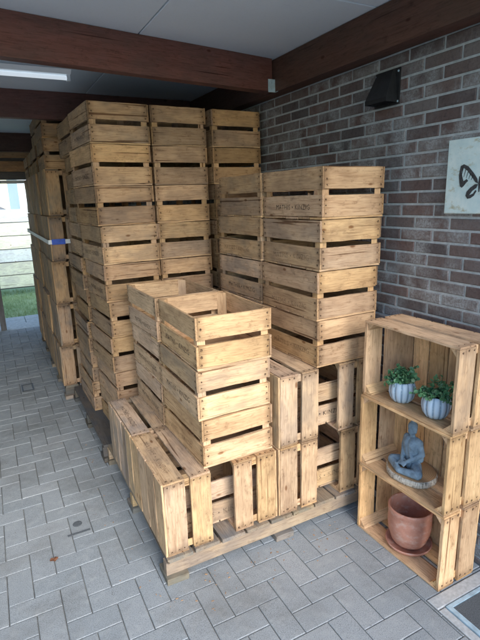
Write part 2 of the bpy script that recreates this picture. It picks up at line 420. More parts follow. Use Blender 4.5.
def crate(loc, rot, label, group, age=.2, col=(1, 1, 1), k=None):
    """loc is the centre of the crate's bottom face; age 0..1 is how grey it has weathered"""
    k = rng.randrange(6) if k is None else k
    p = protos[k]
    if not used[k]: used[k] = True; o = p; kids = list(p.children)
    else:
        o = p.copy(); COL.objects.link(o); kids = []
        for ch in p.children:
            c = ch.copy(); COL.objects.link(c); c.parent = o; kids.append(c)
    o.location = loc; o.rotation_euler = rot
    tag(o, label, 'crate', group)
    v = rng.uniform(.88, 1.08)
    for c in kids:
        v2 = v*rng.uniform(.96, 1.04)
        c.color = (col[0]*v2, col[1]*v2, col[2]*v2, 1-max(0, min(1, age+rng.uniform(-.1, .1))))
    NC[0] += 1
    return o
def upright(x, y, z, label, group, yaw=0, **kw):
    """front left bottom corner at x,y,z"""
    yaw += rng.uniform(-.022, .022); j = rng.uniform(-.007, .007); j2 = rng.uniform(-.005, .005)
    c, s = math.cos(yaw), math.sin(yaw)
    cx = x+CW/2*c-CL/2*s+j; cy = y+CW/2*s+CL/2*c+j2
    return crate((cx, cy, z), (0, 0, yaw+(PI if rng.random() < .3 else 0)), label, group, **kw)
def lying(x, y, z, open_right, label, group, **kw):
    """on its long side; x,y,z = left front bottom corner; tall = CW, footprint CH x CL"""
    y += rng.uniform(-.004, .004)+CL/2; z += CW/2
    if open_right: return crate((x, y, z), (0, PI/2, 0), label, group, **kw)
    return crate((x+CH, y, z), (0, -PI/2, 0), label, group, **kw)
ordn = ['lowest', 'second from the bottom', 'third from the bottom', 'fourth from the bottom', 'fifth from the bottom', 'sixth from the bottom', 'third from the top', 'second from the top', 'topmost']

ZP = .120; PW = .3627; PH = .2315
# --- front pallet, bottom tier of crates on their sides
G1 = 'crates lying on their sides on the front pallet'
lying(.493, 1.746, ZP, True, 'crate on its side at the front left corner of the front pallet', G1, age=.25, col=(1.05, 1.03, .98), k=0)
lying(.493, 2.250, ZP, True, 'side lying crate at the left pallet edge, behind the corner crate', G1, age=.6, k=1)
lying(.836, 1.746, ZP, False, 'side lying crate at the pallet front, under the open topped three crate stack', G1, age=.1, col=(1.06, 1.03, .98), k=2)
lying(.836, 2.250, ZP, False, 'side lying crate under the back half of the open topped stack', G1, age=.4)
lying(1.075, 1.742, ZP, True, 'bottom tier side lying crate at the pallet front middle, below another one', G1, age=.15, col=(1.02, 1, .97), k=3)
lying(1.075, 2.246, ZP, True, 'side lying crate of the bottom tier, second row behind the pallet front middle', G1, age=.4)
lying(1.452, 1.746, ZP, False, 'side lying crate at the right end of the pallet front, bottom tier beside the shelf', G1, age=.25, k=5)
lying(1.452, 2.250, ZP, False, 'side lying crate of the bottom tier at the back right of the front pallet', G1, age=.4)
lying(1.080, 1.748, ZP+PW, True, 'upper side lying crate at the pallet front, right of the open topped stack', G1, age=.3, k=1)
lying(1.080, 2.250, ZP+PW, True, 'upper side lying crate directly behind the front middle one, seen between the two stacks', G1, age=.5)
lying(1.434, 1.750, ZP+PW, False, 'upper side lying crate at the right of the pallet front, behind the shelf edge', G1, age=.3, k=2)
lying(1.434, 2.252, ZP+PW, False, 'upper side lying crate behind the right front one, below the tall right stack', G1, age=.5)
# crates standing crosswise inside the cavities between the lying ones
G2 = 'stamped crates wedged crosswise between the side lying crates'
def cross(x0, y0, z, label, **kw): return crate((x0+CL/2, y0+CW/2, z), (0, 0, PI/2), label, G2, **kw)
cross(.533, 1.838, ZP+.0115, 'stamped crate wedged crosswise in the gap at the left of the pallet front', age=.35, k=0)
cross(1.130, 1.825, ZP+.0115, 'stamped crate wedged crosswise in the lower gap at the right of the pallet front', age=.3, k=3)
cross(1.122, 1.830, ZP+PW+.0115, 'stamped crate wedged crosswise in the upper gap under the four crate stack', age=.4, k=5)
# --- open topped stack in front
G3 = 'crates of the open topped double stack at the front'
nm = ['bottom', 'middle', 'top']
tiltx = [.003, -.002, -.006]
for i in range(3):
    upright(.695+tiltx[i], 1.768, ZP+PW+.001+i*PH, nm[i]+' crate of the front three crate stack standing on the side lying crates', G3, age=[.1, .35, .08][i], col=[(1.06, 1.03, .98), (1.03, 1.02, .98), (1.1, 1.07, 1.0)][i], k=[2, 0, 1][i])
for i in range(3):
    upright(.690+tiltx[i]*.5, 2.272, ZP+PW+.001+i*PH, nm[i]+' crate of the stack right behind the front three crate stack', G3, age=[.3, .3, .2][i])
# --- right stack, four high, two deep
G4 = 'crates of the four high stack beside the brick wall'
n4 = ['bottom', 'second lowest', 'third lowest', 'top']
dx = [-.012, -.006, .000, .010]
for i in range(4):
    upright(1.307+dx[i], 1.750, ZP+2*PW+.002+i*PH, n4[i]+' crate of the four high stack nearest the butterfly picture', G4, yaw=.014, age=[.1, .15, .3, .2][i], col=[(1.0, .94, .87), (.95, .90, .84), (.94, .91, .87), (.90, .85, .79)][i])
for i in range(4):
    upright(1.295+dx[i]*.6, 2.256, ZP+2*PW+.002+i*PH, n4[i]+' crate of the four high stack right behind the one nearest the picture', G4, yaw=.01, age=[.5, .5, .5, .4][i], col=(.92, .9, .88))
# --- tall back row
G5 = 'crates of the nine high back row of stacks'
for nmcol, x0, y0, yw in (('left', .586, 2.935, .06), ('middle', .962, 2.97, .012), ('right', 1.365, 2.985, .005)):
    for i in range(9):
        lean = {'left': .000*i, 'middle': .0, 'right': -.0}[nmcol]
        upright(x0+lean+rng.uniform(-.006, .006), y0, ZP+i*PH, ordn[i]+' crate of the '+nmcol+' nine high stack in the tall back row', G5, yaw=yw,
                age=rng.uniform(.15, .45), col=rng.choice([(.86, .81, .76), (.80, .77, .73), (.90, .84, .78), (.78, .72, .66)]))  # tones vary at random, all darkened to imitate dimmer light at the back
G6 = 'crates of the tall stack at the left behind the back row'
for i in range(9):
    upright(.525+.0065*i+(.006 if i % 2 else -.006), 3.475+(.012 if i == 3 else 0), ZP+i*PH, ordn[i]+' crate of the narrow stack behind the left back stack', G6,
            yaw=.01, age=rng.uniform(.3, .6), col=(.75, .71, .66))  # tint lowered here too, shade of the deeper stack put into the colour
# --- strapped block of lying crates towards the gate
G7 = 'side lying crates in the strapped block towards the gate'
rows = ['front', 'second', 'third', 'rear']
tiers = ['bottom', 'second', 'middle', 'fourth', 'top']
PF = .3567; fs = .355/.3627
for r_ in range(4):
    for t_ in range(5):
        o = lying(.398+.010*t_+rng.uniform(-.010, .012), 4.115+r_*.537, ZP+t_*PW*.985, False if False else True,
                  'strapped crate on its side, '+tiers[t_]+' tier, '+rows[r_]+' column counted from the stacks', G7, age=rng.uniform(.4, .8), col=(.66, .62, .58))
        o.scale = (.98, 1, 1)
G8 = 'upright crates on top of the strapped block'
zt = ZP+5*PW*.985
for r_ in range(4):
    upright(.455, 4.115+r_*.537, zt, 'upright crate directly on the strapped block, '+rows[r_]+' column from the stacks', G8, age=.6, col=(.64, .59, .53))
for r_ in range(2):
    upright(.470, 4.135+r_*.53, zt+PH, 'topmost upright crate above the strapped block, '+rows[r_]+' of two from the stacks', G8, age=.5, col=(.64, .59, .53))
for i, p in enumerate(protos):
    assert used[i]

# strap around the block
x0, x1, y0, y1 = .412, .690, 4.096, 6.245
st = empty('ratchet_strap', (x0, y0, 1.35), 'white and blue tension strap wrapped around the block of side lying crates', 'strap')
mb = MB(); zs = 1.36
mb.box((-.0035, -.0035, -.0165), (-.0005, y1-y0, .0165)); mb.box((-.003, -.004, -.017), (x1-x0, -.0008, .017)); mb.box((0, y1-y0-.003, -.022), (x1-x0, y1-y0, .022)); mb.box((x1-x0-.003, 0, -.022), (x1-x0, y1-y0-.003, .022))
mb.build('webbing', M['strapwhite'], st)
mb = MB(); mb.box((.022, -.0065, -.021), (.125, -.0045, .022)); mb.build('blue_band', M['strapblue'], st)

# ------------------------------------------------------------------ pallets
def pallet(x, y, lx, ly, label, deckmat, strmat, footmat, nb):
    p = empty('pallet', (x, y, 0), label, 'pallet', 'pallets under the crate stacks')
    w = lx/nb
    mb = MB()
    for i in range(nb):
        mb.board(((i+.5)*w, ly/2, .1095), (w-.008-rng.uniform(0, .006), ly-rng.uniform(0, .01), .018), 1, 0, tint(rng))
    mb.build('deck', [deckmat], p)
    for k in range(3):
        yy = .012+.02 + k*(ly-.064)/2
        mb = MB(); mb.board((lx/2, yy, .066), (lx, .04, .066), 0, 0, tint(rng)); mb.build('stringer', [strmat], p)
        for j in range(3):
            xx = .045+j*(lx-.09)/2
            mb = MB(); mb.board((xx+rng.uniform(-.01, .01), yy+(.012 if k == 0 else .02), .0165), (.10, .115, .031), 0, 0, tint(rng), seg=2); mb.build('foot', [footmat], p)
    return p
pallet(.487, 1.728, 1.19, 1.19, 'pale wooden pallet with a raw front rail under the front crates', M['pallet'], M['stringer'], M['footwood'], 9)
pallet(.462, 2.905, 1.28, 1.18, 'dark grey worn pallet under the tall back row of stacks', M['palletdark'], M['palletdark'], M['palletdark'], 9)
pallet(.400, 4.125, .80, 1.02, 'weathered pallet under the front half of the strapped crate block', M['pallet'], M['palletdark'], M['pallet'], 7)
pallet(.405, 5.195, .80, 1.04, 'weathered pallet under the rear half of the strapped block near the gate', M['pallet'], M['palletdark'], M['palletdark'], 7)

# ------------------------------------------------------------------ crate shelf
sh = (1.474, 1.124)
ca, sa = math.cos(.019), math.sin(.019)
lv = ['bottom', 'middle', 'top']
G9 = 'three crates stacked on their sides as a shelf'
what = ['terracotta pot', 'seated statue', 'two potted plants']
for i in range(3):
    cx = sh[0]+CH; cy = sh[1]+CL/2
    dxx = [.0, -.002, .003][i]
    crate((cx+dxx-.25*sa, cy+[0, .003, -.002][i], CW/2+.002+i*PW), (0, -PI/2, .019), lv[i]+' crate of the display shelf by the brick wall, holding the '+what[i], G9,
          age=[.08, .2, .3][i], col=[(1.1, 1.05, .98), (1.06, 1.02, .95), (1.02, .98, .93)][i], k=[3, 5, 4][i])

# ------------------------------------------------------------------ shelf ornaments
def plant_pot(x, y, z, label, seed, rz):
    R = random.Random(seed)
    p = empty('potted_plant', (x, y, z), label, 'potted plant', 'ribbed pots with small green plants', rz)
    prof = [(.030, 0), (.040, .003), (.052, .020), (.0585, .045), (.059, .062), (.055, .080), (.048, .093), (.044, .096), (.041, .093), (.040, .080), (.0, .078)]
    N = 96; nr = 12
    def mod(a, zz): return 1-.075*abs(math.cos(a*nr/2))**5*min(1, max(0, (.094-zz)/.02)) if zz < .0935 else 1
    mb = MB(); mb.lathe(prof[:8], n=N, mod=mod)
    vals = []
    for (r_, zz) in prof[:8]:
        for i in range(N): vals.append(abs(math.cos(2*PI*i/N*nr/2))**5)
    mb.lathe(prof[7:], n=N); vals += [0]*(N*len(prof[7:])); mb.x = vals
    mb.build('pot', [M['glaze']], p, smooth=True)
    mb = MB()
    for s_ in range(48):
        a = R.uniform(0, 2*PI); el = R.uniform(.15, 1.45); l = R.uniform(.045, .100)
        b0 = Vector((R.uniform(-.02, .02), R.uniform(-.02, .02), .078))
        d = Vector((math.cos(a)*math.cos(el), math.sin(a)*math.cos(el), math.sin(el)))
        tip = b0+d*l
        mb.capsule(b0, tip, .0012, .0008, n=5, m=1)
        for q in range(18):
            t = R.uniform(.35, 1.0); c = b0.lerp(tip, t)
            n = Vector((R.gauss(0, 1), R.gauss(0, 1), R.gauss(.5, 1))).normalized()
            u_ = n.orthogonal().normalized(); u_ = Matrix.Rotation(R.uniform(0, 6.28), 3, n) @ u_; v_ = n.cross(u_)
            ll = R.choice((R.uniform(.008, .013), R.uniform(.014, .022))); ww = ll*.42
            pts = [c, c+u_*ll*.35+v_*ww+n*.001, c+u_*ll*.75+v_*ww*.8, c+u_*ll+n*-.002, c+u_*ll*.75-v_*ww*.8, c+u_*ll*.35-v_*ww+n*.001]
            mb.add(pts, [(0, 1, 2, 3), (0, 3, 4, 5)])
    mb.build('foliage', [M['leaf']], p, fix=False)
    return p
zt2 = .002+2*PW+TS+.0022
plant_pot(1.548, 1.448, zt2, 'left ribbed blue white pot with a small green plant on the top shelf', 3, .2)
plant_pot(1.548, 1.262, zt2, 'right ribbed blue white pot with a small green plant, nearest the shelf end', 9, .5)

zt1 = .002+PW+TS+.0022
sl = empty('wood_slice', (1.588, 1.405, zt1), 'oval slice of tree trunk with pale bark carrying the seated statue', 'wood slice')
def wob(a, z): return 1+.03*math.sin(2*a+.5)+.018*math.sin(5*a)+.008*math.sin(13*a)
mb = MB(); mb.lathe([(.097, 0), (.100, .004), (.101, .018), (.098, .030)], n=72, mod=wob, sy=1.28); mb.build('bark_edge', [M['bark']], sl, smooth=True)
mb = MB(); mb.add([(.0955*wob(2*PI*i/72, 0)*math.cos(2*PI*i/72), .0955*1.28*wob(2*PI*i/72, 0)*math.sin(2*PI*i/72), .0312) for i in range(72)], [tuple(range(72))])
mb.build('cut_face', [M['slicetop']], sl)

def statue(x, y, z, rz):
    mb = MB()
    C = mb.capsule
    C((0, .012, .030), (0, .008, .062), .036, .030)            # pelvis, belly
    C((-.008, .008, .070), (-.012, .004, .118), .029, .032); C((.008, .008, .070), (.012, .004, .118), .029, .032)
    C((-.030, .006, .134), (.030, .006, .134), .0175, .0175)   # shoulders
    C((0, .006, .140), (0, .003, .166), .0125, .0115)          # neck
    C((0, .002, .178), (0, .002, .193), .0205, .0225, n=20)    # head
    C((0, -.006, .172), (0, -.004, .176), .014, .015)          # jaw
    C((0, .004, .214), (0, .005, .221), .0115, .0075)          # topknot
    C((0, -.0205, .186), (0, -.0245, .179), .0022, .0036)      # nose
    for s in (-1, 1):
        C((s*.0215, .004, .187), (s*.0205, .002, .172), .0042, .0038)   # long ears
        C((s*.008, -.0185, .1905), (s*.0035, -.0205, .190), .0016, .0016) # brows
        C((s*.0375, .008, .132), (s*.056, .012, .088), .0165, .0135)     # upper arm
        C((s*.056, .012, .086), (s*.014, -.040, .050), .0130, .0085)     # forearm
        C((s*.012, -.042, .046), (-s*.016, -.050, .043), .0080, .0055)   # hand
        for q in range(4):
            C((s*(.004), -.046-.004*q, .048-.002*q), (-s*.020, -.050-.004*q, .044-.002*q), .0034, .0026, n=8, m=3)
        C((s*.014, -.040, .050), (s*.002, -.038, .057), .0034, .0028, n=8, m=3)
        C((s*.026, .008, .026), (s*.082, -.034, .022), .027, .0205)      # thigh
        C((s*.082, -.036, .020), (s*.004, -.070, .016), .0190, .0130)    # shin
        C((s*.004, -.070, .017), (-s*.030, -.062, .030 if s > 0 else .016), .0110, .0080)  # foot
    C((-.030, .000, .130), (.026, -.024, .074), .0065, .0075)   # robe fold across the chest
    C((.034, .022, .128), (.040, .020, .060), .012, .016)
    me = mb.mesh('seated_statue', [M['statue']], True)
    o = bpy.data.objects.new('seated_statue', me); COL.objects.link(o)
    rm = o.modifiers.new('fuse', 'REMESH'); rm.mode = 'VOXEL'; rm.voxel_size = .0018; rm.use_smooth_shade = True
    sm = o.modifiers.new('soften', 'SMOOTH'); sm.iterations = 3; sm.factor = .5
    o.location = (x, y, z); o.rotation_euler = (0, 0, rz); o.scale = (.97, .97, 1.13)
    tag(o, 'blue grey statue of a seated meditating figure on the wood slice', 'statue')
statue(1.575, 1.400, zt1+.0295, math.radians(-92))

zt0 = .002+TS+.0022
tp = empty('terracotta_pot', (1.585, 1.390, zt0), 'empty terracotta flower pot on its saucer in the bottom crate of the shelf', 'flower pot')
mb = MB()
mb.lathe([(.070, .014), (.080, .03), (.095, .075), (.100, .115), (.100, .150), (.098, .176), (.101, .181), (.102, .202), (.100, .207), (.095, .207), (.092, .200), (.087, .150), (.080, .08), (.066, .035), (.0, .03)], n=64)
mb.build('pot', [M['terracotta']], tp, smooth=True)
mb = MB(); mb.lathe([(.078, 0), (.100, .003), (.108, .018), (.106, .022), (.102, .020), (.094, .008), (.0, .007)], n=64)
mb.build('saucer', [M['terracotta']], tp, smooth=True)

# ------------------------------------------------------------------ wall
WX = 1.762
mb = MB(); pz, py_ = .0558, .1905; mo = .0105
zj = 2.0415-36*pz
R = random.Random(5)
r0 = 0; z = zj-1*pz; row = 0
while z < 2.42:
    offy = {0: .002, 1: .098, 2: 0.0, 3: .085}[row % 4] + (.02 if row % 3 == 0 else 0)
    y = 1.527-20*py_+offy+ (0 if row % 2 == 0 else 0)
    while y < 7.05:
        zz0 = z+mo/2; zz1 = z+pz-mo/2
        if y > -2.0 and zz1 > .012:
            d = R.uniform(-.0015, .0015)
            mb.bevbox((WX+d, y+mo/2+R.uniform(-.001, .001), max(zz0, .001)), (WX+.09, y+py_-mo/2+R.uniform(-.001, .001), zz1), .0028, 0, 0, -1)
        y += py_
    z += pz; row += 1
mb.box((WX+.0045, -2.0, -.1), (WX+.12, 7.05, 2.45), 1)
wl = mb.build('brick_wall', [M['brick'], M['mortar']], fix=False)
tag(wl, 'long dark brown brick wall with grey mortar and white bloom beside the crates', 'wall')

# left side wall of the passage (outside the frame) and the gate wall
mb = MB(); mb.box((-2.55, -.3, -.1), (-2.40, 7.0, 2.449)); o = mb.build('passage_wall', M['asphalt']); tag(o, 'grey rendered wall closing the left side of the covered passage', 'wall')
mb = MB()
for i in range(12): mb.board((.80+.09+i*.081, 6.96, 1.12), (.078, .03, 2.24), 2, 0, tint(rng))
o = mb.build('board_wall', [M['greywood']]); tag(o, 'dark boarded end wall right of the opening behind the crates', 'wall')

# gate post and leaf at the left of the opening
gt = empty('gate', (.0, 7.07, 0), 'dark open gate leaf hung on a post at the left of the far opening', 'gate')
mb = MB(); mb.board((.0, 0, 1.02), (.07, .07, 2.04), 2); mb.build('post', [M['greywood']], gt)
mb = MB()
for i in range(10): mb.board((-.75, .0, .16+i*.2), (1.42, .025, .19), 0)
mb.build('leaf', [M['greywood']], gt)
lt = empty('lintel', (-.8, 6.92, 2.0), 'two brown planks with a dark board below over the far opening', 'lintel')
mb = MB(); mb.board((0.3, 0, .285), (4.0, .03, .135), 0, seg=8); mb.board((0.3, 0, .115), (4.0, .03, .125), 0, seg=8); mb.build('plank', [M['lintel']], lt)
mb = MB(); mb.board((0.3, .045, .2), (4.0, .02, .36), 0); mb.build('backing', [M['greywood']], lt)
mb = MB(); mb.board((0.3, .02, .0), (4.0, .03, .09), 0); mb.build('dark_board', [M['greywood']], lt)
mb = MB(); mb.board((0.3, .03, -.07), (4.0, .03, .04), 0); mb.build('white_trim', [M['render']], lt)

# ------------------------------------------------------------------ roof
def beam(name, a, b, z0, z1, th, mat, label):
    a = Vector((a[0], a[1], 0)); b = Vector((b[0], b[1], 0)); d = b-a; ang = math.atan2(d.y, d.x)
    mb = MB(); n = d.length
    mb.board((n/2, th/2, (z1-z0)/2), (n, th, z1-z0), 0, 0, 1.0, jit=.0012, seg=14)
    o = mb.build(name, [mat]); o.location = (a.x, a.y, z0); o.rotation_euler = (0, 0, ang)
    return tag(o, label, 'beam', 'roof beams')
beam('roof_beam', (-2.398, 2.05), (1.655, 2.708), 2.266, 2.449, .07, M['beam'], 'reddish brown cross beam nearest the camera, ending at the metal bracket')
beam('roof_beam', (-2.398, 4.00), (1.655, 4.04), 2.258, 2.449, .07, M['beam'], 'second reddish brown cross beam, above the strapped crate block')
beam('roof_beam', (-2.398, 6.38), (1.655, 6.40), 2.245, 2.449, .07, M['beamdark'], 'last dark cross beam just before the far opening')
mb = MB(); mb.board((WX-.048, 3.72, 2.356), (.092, 6.7, .182), 1, 0, 1.0, seg=24, jit=.0012)
# end cracks and bolt heads
wb = mb.build('wall_beam', [M['beamdark']]); tag(wb, 'dark brown beam running along the top of the brick wall', 'beam', 'roof beams')
mb = MB(); xs = [-2.55, -1.62, -.41, .80, 2.01]
ys = [.35, 1.84, 4.28, 7.25]
for i in range(4):
    for j in range(3):
        mb.bevbox((xs[i]+.003, ys[j]+.003, 2.451), (xs[i+1]-.003, ys[j+1]-.003, 2.47), .003, 0, 2, -1)
mb.box((-2.55, .35, 2.462), (2.01, 7.25, 2.50), 1)
rf = mb.build('roof_ceiling', [M['ceiling'], M['blackmetal']]); structure(rf)
# bracket
br = empty('angle_bracket', (1.668, 2.703, 2.285), 'galvanised angle bracket where the near cross beam meets the wall beam', 'bracket')
mb = MB(); mb.box((-.048, -.0065, -.022), (.0, -.0035, .05)); mb.box((.0005, -.035, -.022), (.0035, -.0035, .05)); mb.build('plate', M['zinc'], br)
mb = MB()
for zz in (-.004, .03): mb.disc((-.022, -.0066, zz), .006, 1, -1, .004, 8)
mb.build('bolt', M['zinc'], br)
# fluorescent fitting
fl = empty('strip_light', (-.12, 3.02, 2.449), 'white fluorescent strip light on the ceiling behind the near beam', 'lamp')
mb = MB(); mb.box((-.66, -.035, -.105), (.645, .035, 0)); mb.build('housing', M['lampwhite'], fl)
mb = MB(); mb.add([(-.66, -.060, -.092), (.645, -.060, -.092), (.645, -.03, -.110), (-.66, -.03, -.110), (-.66, .03, -.110), (.645, .03, -.110), (.645, .060, -.092), (-.66, .060, -.092)],
       [(0, 1, 2, 3), (3, 2, 5, 4), (4, 5, 6, 7)]); o = mb.build('reflector', M['lampwhite'], fl, fix=False)
so = o.modifiers.new('thick', 'SOLIDIFY'); so.thickness = .002
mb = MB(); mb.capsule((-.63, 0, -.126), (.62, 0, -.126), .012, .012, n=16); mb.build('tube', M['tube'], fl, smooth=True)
for s in (-.655, .625):
    mb = MB(); mb.box((s, -.016, -.142), (s+.018, .016, -.1105)); mb.build('end_cap', M['lampwhite'], fl)

# ------------------------------------------------------------------ wall vent
ve = empty('wall_vent', (WX, 1.84, 2.045), 'black hooded vent cowl high on the brick wall', 'vent')
mb = MB(); mb.box((-.008, -.078, .0), (-.0005, .078, .155)); mb.build('back_plate', M['blackmetal'], ve)
mb = MB()
ty, tz, tx = .050, .150, -.022
by, bz, bx = .070, .010, -.078
vs = [(-.0085, -ty, tz), (tx, -ty, tz), (tx, ty, tz), (-.0085, ty, tz), (bx, -by, bz+.018), (bx, by, bz+.018), (-.0085, -by, bz), (-.0085, by, bz), (bx, -by, bz), (bx, by, bz)]
mb.add(vs, [(0, 1, 2, 3), (1, 4, 5, 2), (4, 8, 9, 5), (0, 6, 8, 4, 1), (3, 2, 5, 9, 7)])
o = mb.build('hood', M['blackmetal'], ve); so = o.modifiers.new('thick', 'SOLIDIFY'); so.thickness = .004; so.offset = -1
mb = MB()
for i in range(5): mb.box((-.070+i*.0145, -.064, .012), (-.067+i*.0145, .064, .024))
mb.build('grille', M['blackmetal'], ve)
mb = MB()
for (yy, zz) in ((-.07, .14), (.07, .14), (-.072, .012)): mb.disc((-.0082, yy, zz), .005, 0, -1, .003, 8)
mb.build('screw', M['zinc'], ve)

# ------------------------------------------------------------------ picture
pc = empty('canvas_picture', (WX-.018, 1.31, 1.556), 'pale turquoise picture with a dark butterfly hung on the brick wall', 'picture')
mb = MB(); mb.bevbox((0, -.15, 0), (.017, .15, .295), .003, 0, 0, -1); mb.build('canvas', M['canvas'], pc)
mb = MB()
def blob(pts, d=0): mb.add([(-.0012-d, y_, z_) for y_, z_ in pts], [tuple(range(len(pts)))])
# butterfly wings, y to the left is +, centre near y=-.01
def wing(s):
    cy, cz = -.012, .12
    def P(a, b): return (cy+s*a, cz+b)
    blob([P(.006, -.002), P(.012, .018), P(.030, .040), P(.056, .066), P(.078, .076), P(.093, .070), P(.096, .052), P(.086, .046), P(.078, .062), P(.060, .050), P(.036, .024), P(.020, .004)])
    blob([P(.096, .052), P(.098, .030), P(.094, .006), P(.090, -.010), P(.080, -.016), P(.070, -.008), P(.074, .010), P(.082, .030), P(.086, .046)])
    blob([P(.070, -.008), P(.060, .004), P(.052, .010), P(.060, .018), P(.074, .010)])
    blob([P(.006, -.004), P(.020, -.004), P(.040, -.016), P(.056, -.032), P(.060, -.048), P(.050, -.060), P(.036, -.058), P(.042, -.046), P(.030, -.030), P(.012, -.018)])
    blob([P(.036, -.058), P(.020, -.048), P(.010, -.030), P(.016, -.026), P(.026, -.040), P(.042, -.046)])
    for t in range(5):
        a = .030+.012*t; blob([P(a, .030+.008*t), P(a+.003, .032+.008*t), P(a+.010, .014+.004*t), P(a+.008, .012+.004*t)])
wing(1); wing(-1)
blob([(-.008, .145), (-.016, .145), (-.018, .12), (-.014, .085), (-.010, .085), (-.006, .12)])
mb.build('butterfly', M['paintblack'], pc)

# ------------------------------------------------------------------ floor
mb = MB(); ax_, ay_ = .1025, .101; X0, Y0 = .775, 1.535
R = random.Random(11); j = .0016
def paver(x0, y0, x1, y1):
    if x1 < -2.39 or x0 > WX-.002 or y1 < -1.6 or y0 > 6.99: return
    x0 = max(x0, -2.40); x1 = min(x1, WX-.001); y1 = min(y1, 7.0); y0 = max(y0, -1.6)
    if x1-x0 < .012 or y1-y0 < .012: return
    if x0 > 1.40 and y1 < 1.13: return
    if x1 > 1.402 and y0 < 1.10 and x0 < 1.40:
        if y1 > 1.14: mb.bevbox((1.40+j, 1.118, -.05), (x1-j, y1-j, 0), .0035, 0, 2, 1)
        x1 = 1.40
    if y0 < 1.118 and y1 > 1.118 and x0 > 1.399: y0 = 1.118
    t = R.uniform(-.0010, .0010)
    mb.bevbox((x0+j, y0+j, -.05), (x1-j, y1-j, t), .0022, 0, 2, 1)
for a in range(-110, 111):
    for b in range(-60, 61):
        cx = a+2*b; cy = a-2*b
        if not (-35 < cx < 14 and -36 < cy < 60): continue
        x = X0+cx*ax_; y = Y0+cy*ay_
        paver(x, y, x+2*ax_, y+ay_)
        paver(x-ax_, y, x, y+2*ay_)
mb.box((-2.40, -1.6, -.06), (WX+.01, 7.0, -.0065), 1)
fl_ = mb.build('paving', [M['paver'], M['joint']], fix=False); structure(fl_)
# kerb and mat well by the door, right foreground
mb = MB(); mb.bevbox((1.404, 1.058, -.05), (WX-.001, 1.114, .003), .003)
mb.bevbox((1.404, .20, -.05), (1.440, 1.054, .002), .003)
structure(mb.build('kerb', M['kerb']))
mw = empty('doormat', (1.6, .7, 0), 'dark sunken doormat in a metal frame at the right foreground', 'doormat')
mb = MB(); mb.box((-.135, -.48, -.03), (.16, .335, .0005)); mb.build('mat', M['mat'], mw)
mb = MB(); mb.box((-.157, -.48, -.03), (-.1365, .352, .005)); mb.box((-.1365, .337, -.03), (.16, .352, .005)); mb.build('frame', M['zinc'], mw)
# small drains
dr = empty('drain_cover', (.200, 2.335, .0012), 'small paver sized cover with a round dark finger hole', 'drain')
mb = MB(); mb.disc((0, 0.02, 0), .024, 2, 1, .0012, 20); mb.build('finger_hole', M['mat'], dr)
mb = MB(); mb.box((-.060, -.064, -.001), (.052, -.050, .0012)); mb.build('rim', M['mat'], dr)
mb = MB()
for lo, hi in (((-.05, -.09, 0), (.05, -.08, .004)), ((-.05, .08, 0), (.05, .09, .004)), ((-.05, -.08, 0), (-.04, .08, .004)), ((.04, -.08, 0), (.05, .08, .004))): mb.box(lo, hi)
o = mb.build('floor_frame', M['blackmetal']); o.location = (.12, 4.6, .0015); tag(o, 'small dark rectangular metal frame set in the paving farther back', 'drain')
# crumbs, bark flakes and grit that dropped from the crates
R = random.Random(21)
for nm_, mt_, cnt, lab in (('wood_crumbs', 'lintel', 130, 'loose wood splinters and bark crumbs scattered along the pallets'), ('grit', 'joint', 420, 'fine grey grit scattered over the pavers')):
    mb = MB()
    for i in range(cnt):
        if nm_ == 'wood_crumbs': x, y = (R.gauss(.40, .06), R.uniform(1.6, 6.2)) if R.random() < .5 else (R.uniform(.4, 1.5), 1.70-abs(R.gauss(0, .09)))
        else: x, y = R.uniform(-1.1, 1.38), R.uniform(.5, 5)
        l = R.uniform(.0015, .007 if nm_ == 'wood_crumbs' else .003); a = R.uniform(0, PI); w_ = l*R.uniform(.2, .6); h = R.uniform(.0008, .002)
        ca_, sa_ = math.cos(a), math.sin(a)
        P = [(x+u*ca_-v*sa_, y+u*sa_+v*ca_) for u, v in ((-l, -w_), (l, -w_*.5), (l*.8, w_), (-l*.7, w_*.8))]
        mb.add([(p, q, .001) for p, q in P]+[(x+(p-x)*.7, y+(q-y)*.7, .001+h) for p, q in P], [(4, 5, 6, 7), (0, 1, 5, 4), (1, 2, 6, 5), (2, 3, 7, 6), (3, 0, 4, 7)])
    o = mb.build(nm_, M[mt_]); o['kind'] = 'stuff'; o['label'] = lab; o['category'] = 'debris'
# dead leaf
mb = MB()
pts = [(-.018, 0), (-.010, .012), (.002, .010), (.008, .018), (.016, .008), (.022, .0), (.012, -.008), (.004, -.016), (-.006, -.010), (-.014, -.008)]
mb.add([(x, y, .003+.0025*math.sin(i*1.7)) for i, (x, y) in enumerate(pts)]+[(0, 0, .002)], [(i, (i+1) % len(pts), len(pts)) for i in range(len(pts))])
o = mb.build('dead_leaf', M['deadleaf'], fix=False); o.location = (.056, 2.138, .001); tag(o, 'small reddish brown dead leaf lying on the pavers', 'leaf')
so = o.modifiers.new('thick', 'SOLIDIFY'); so.thickness = .0008

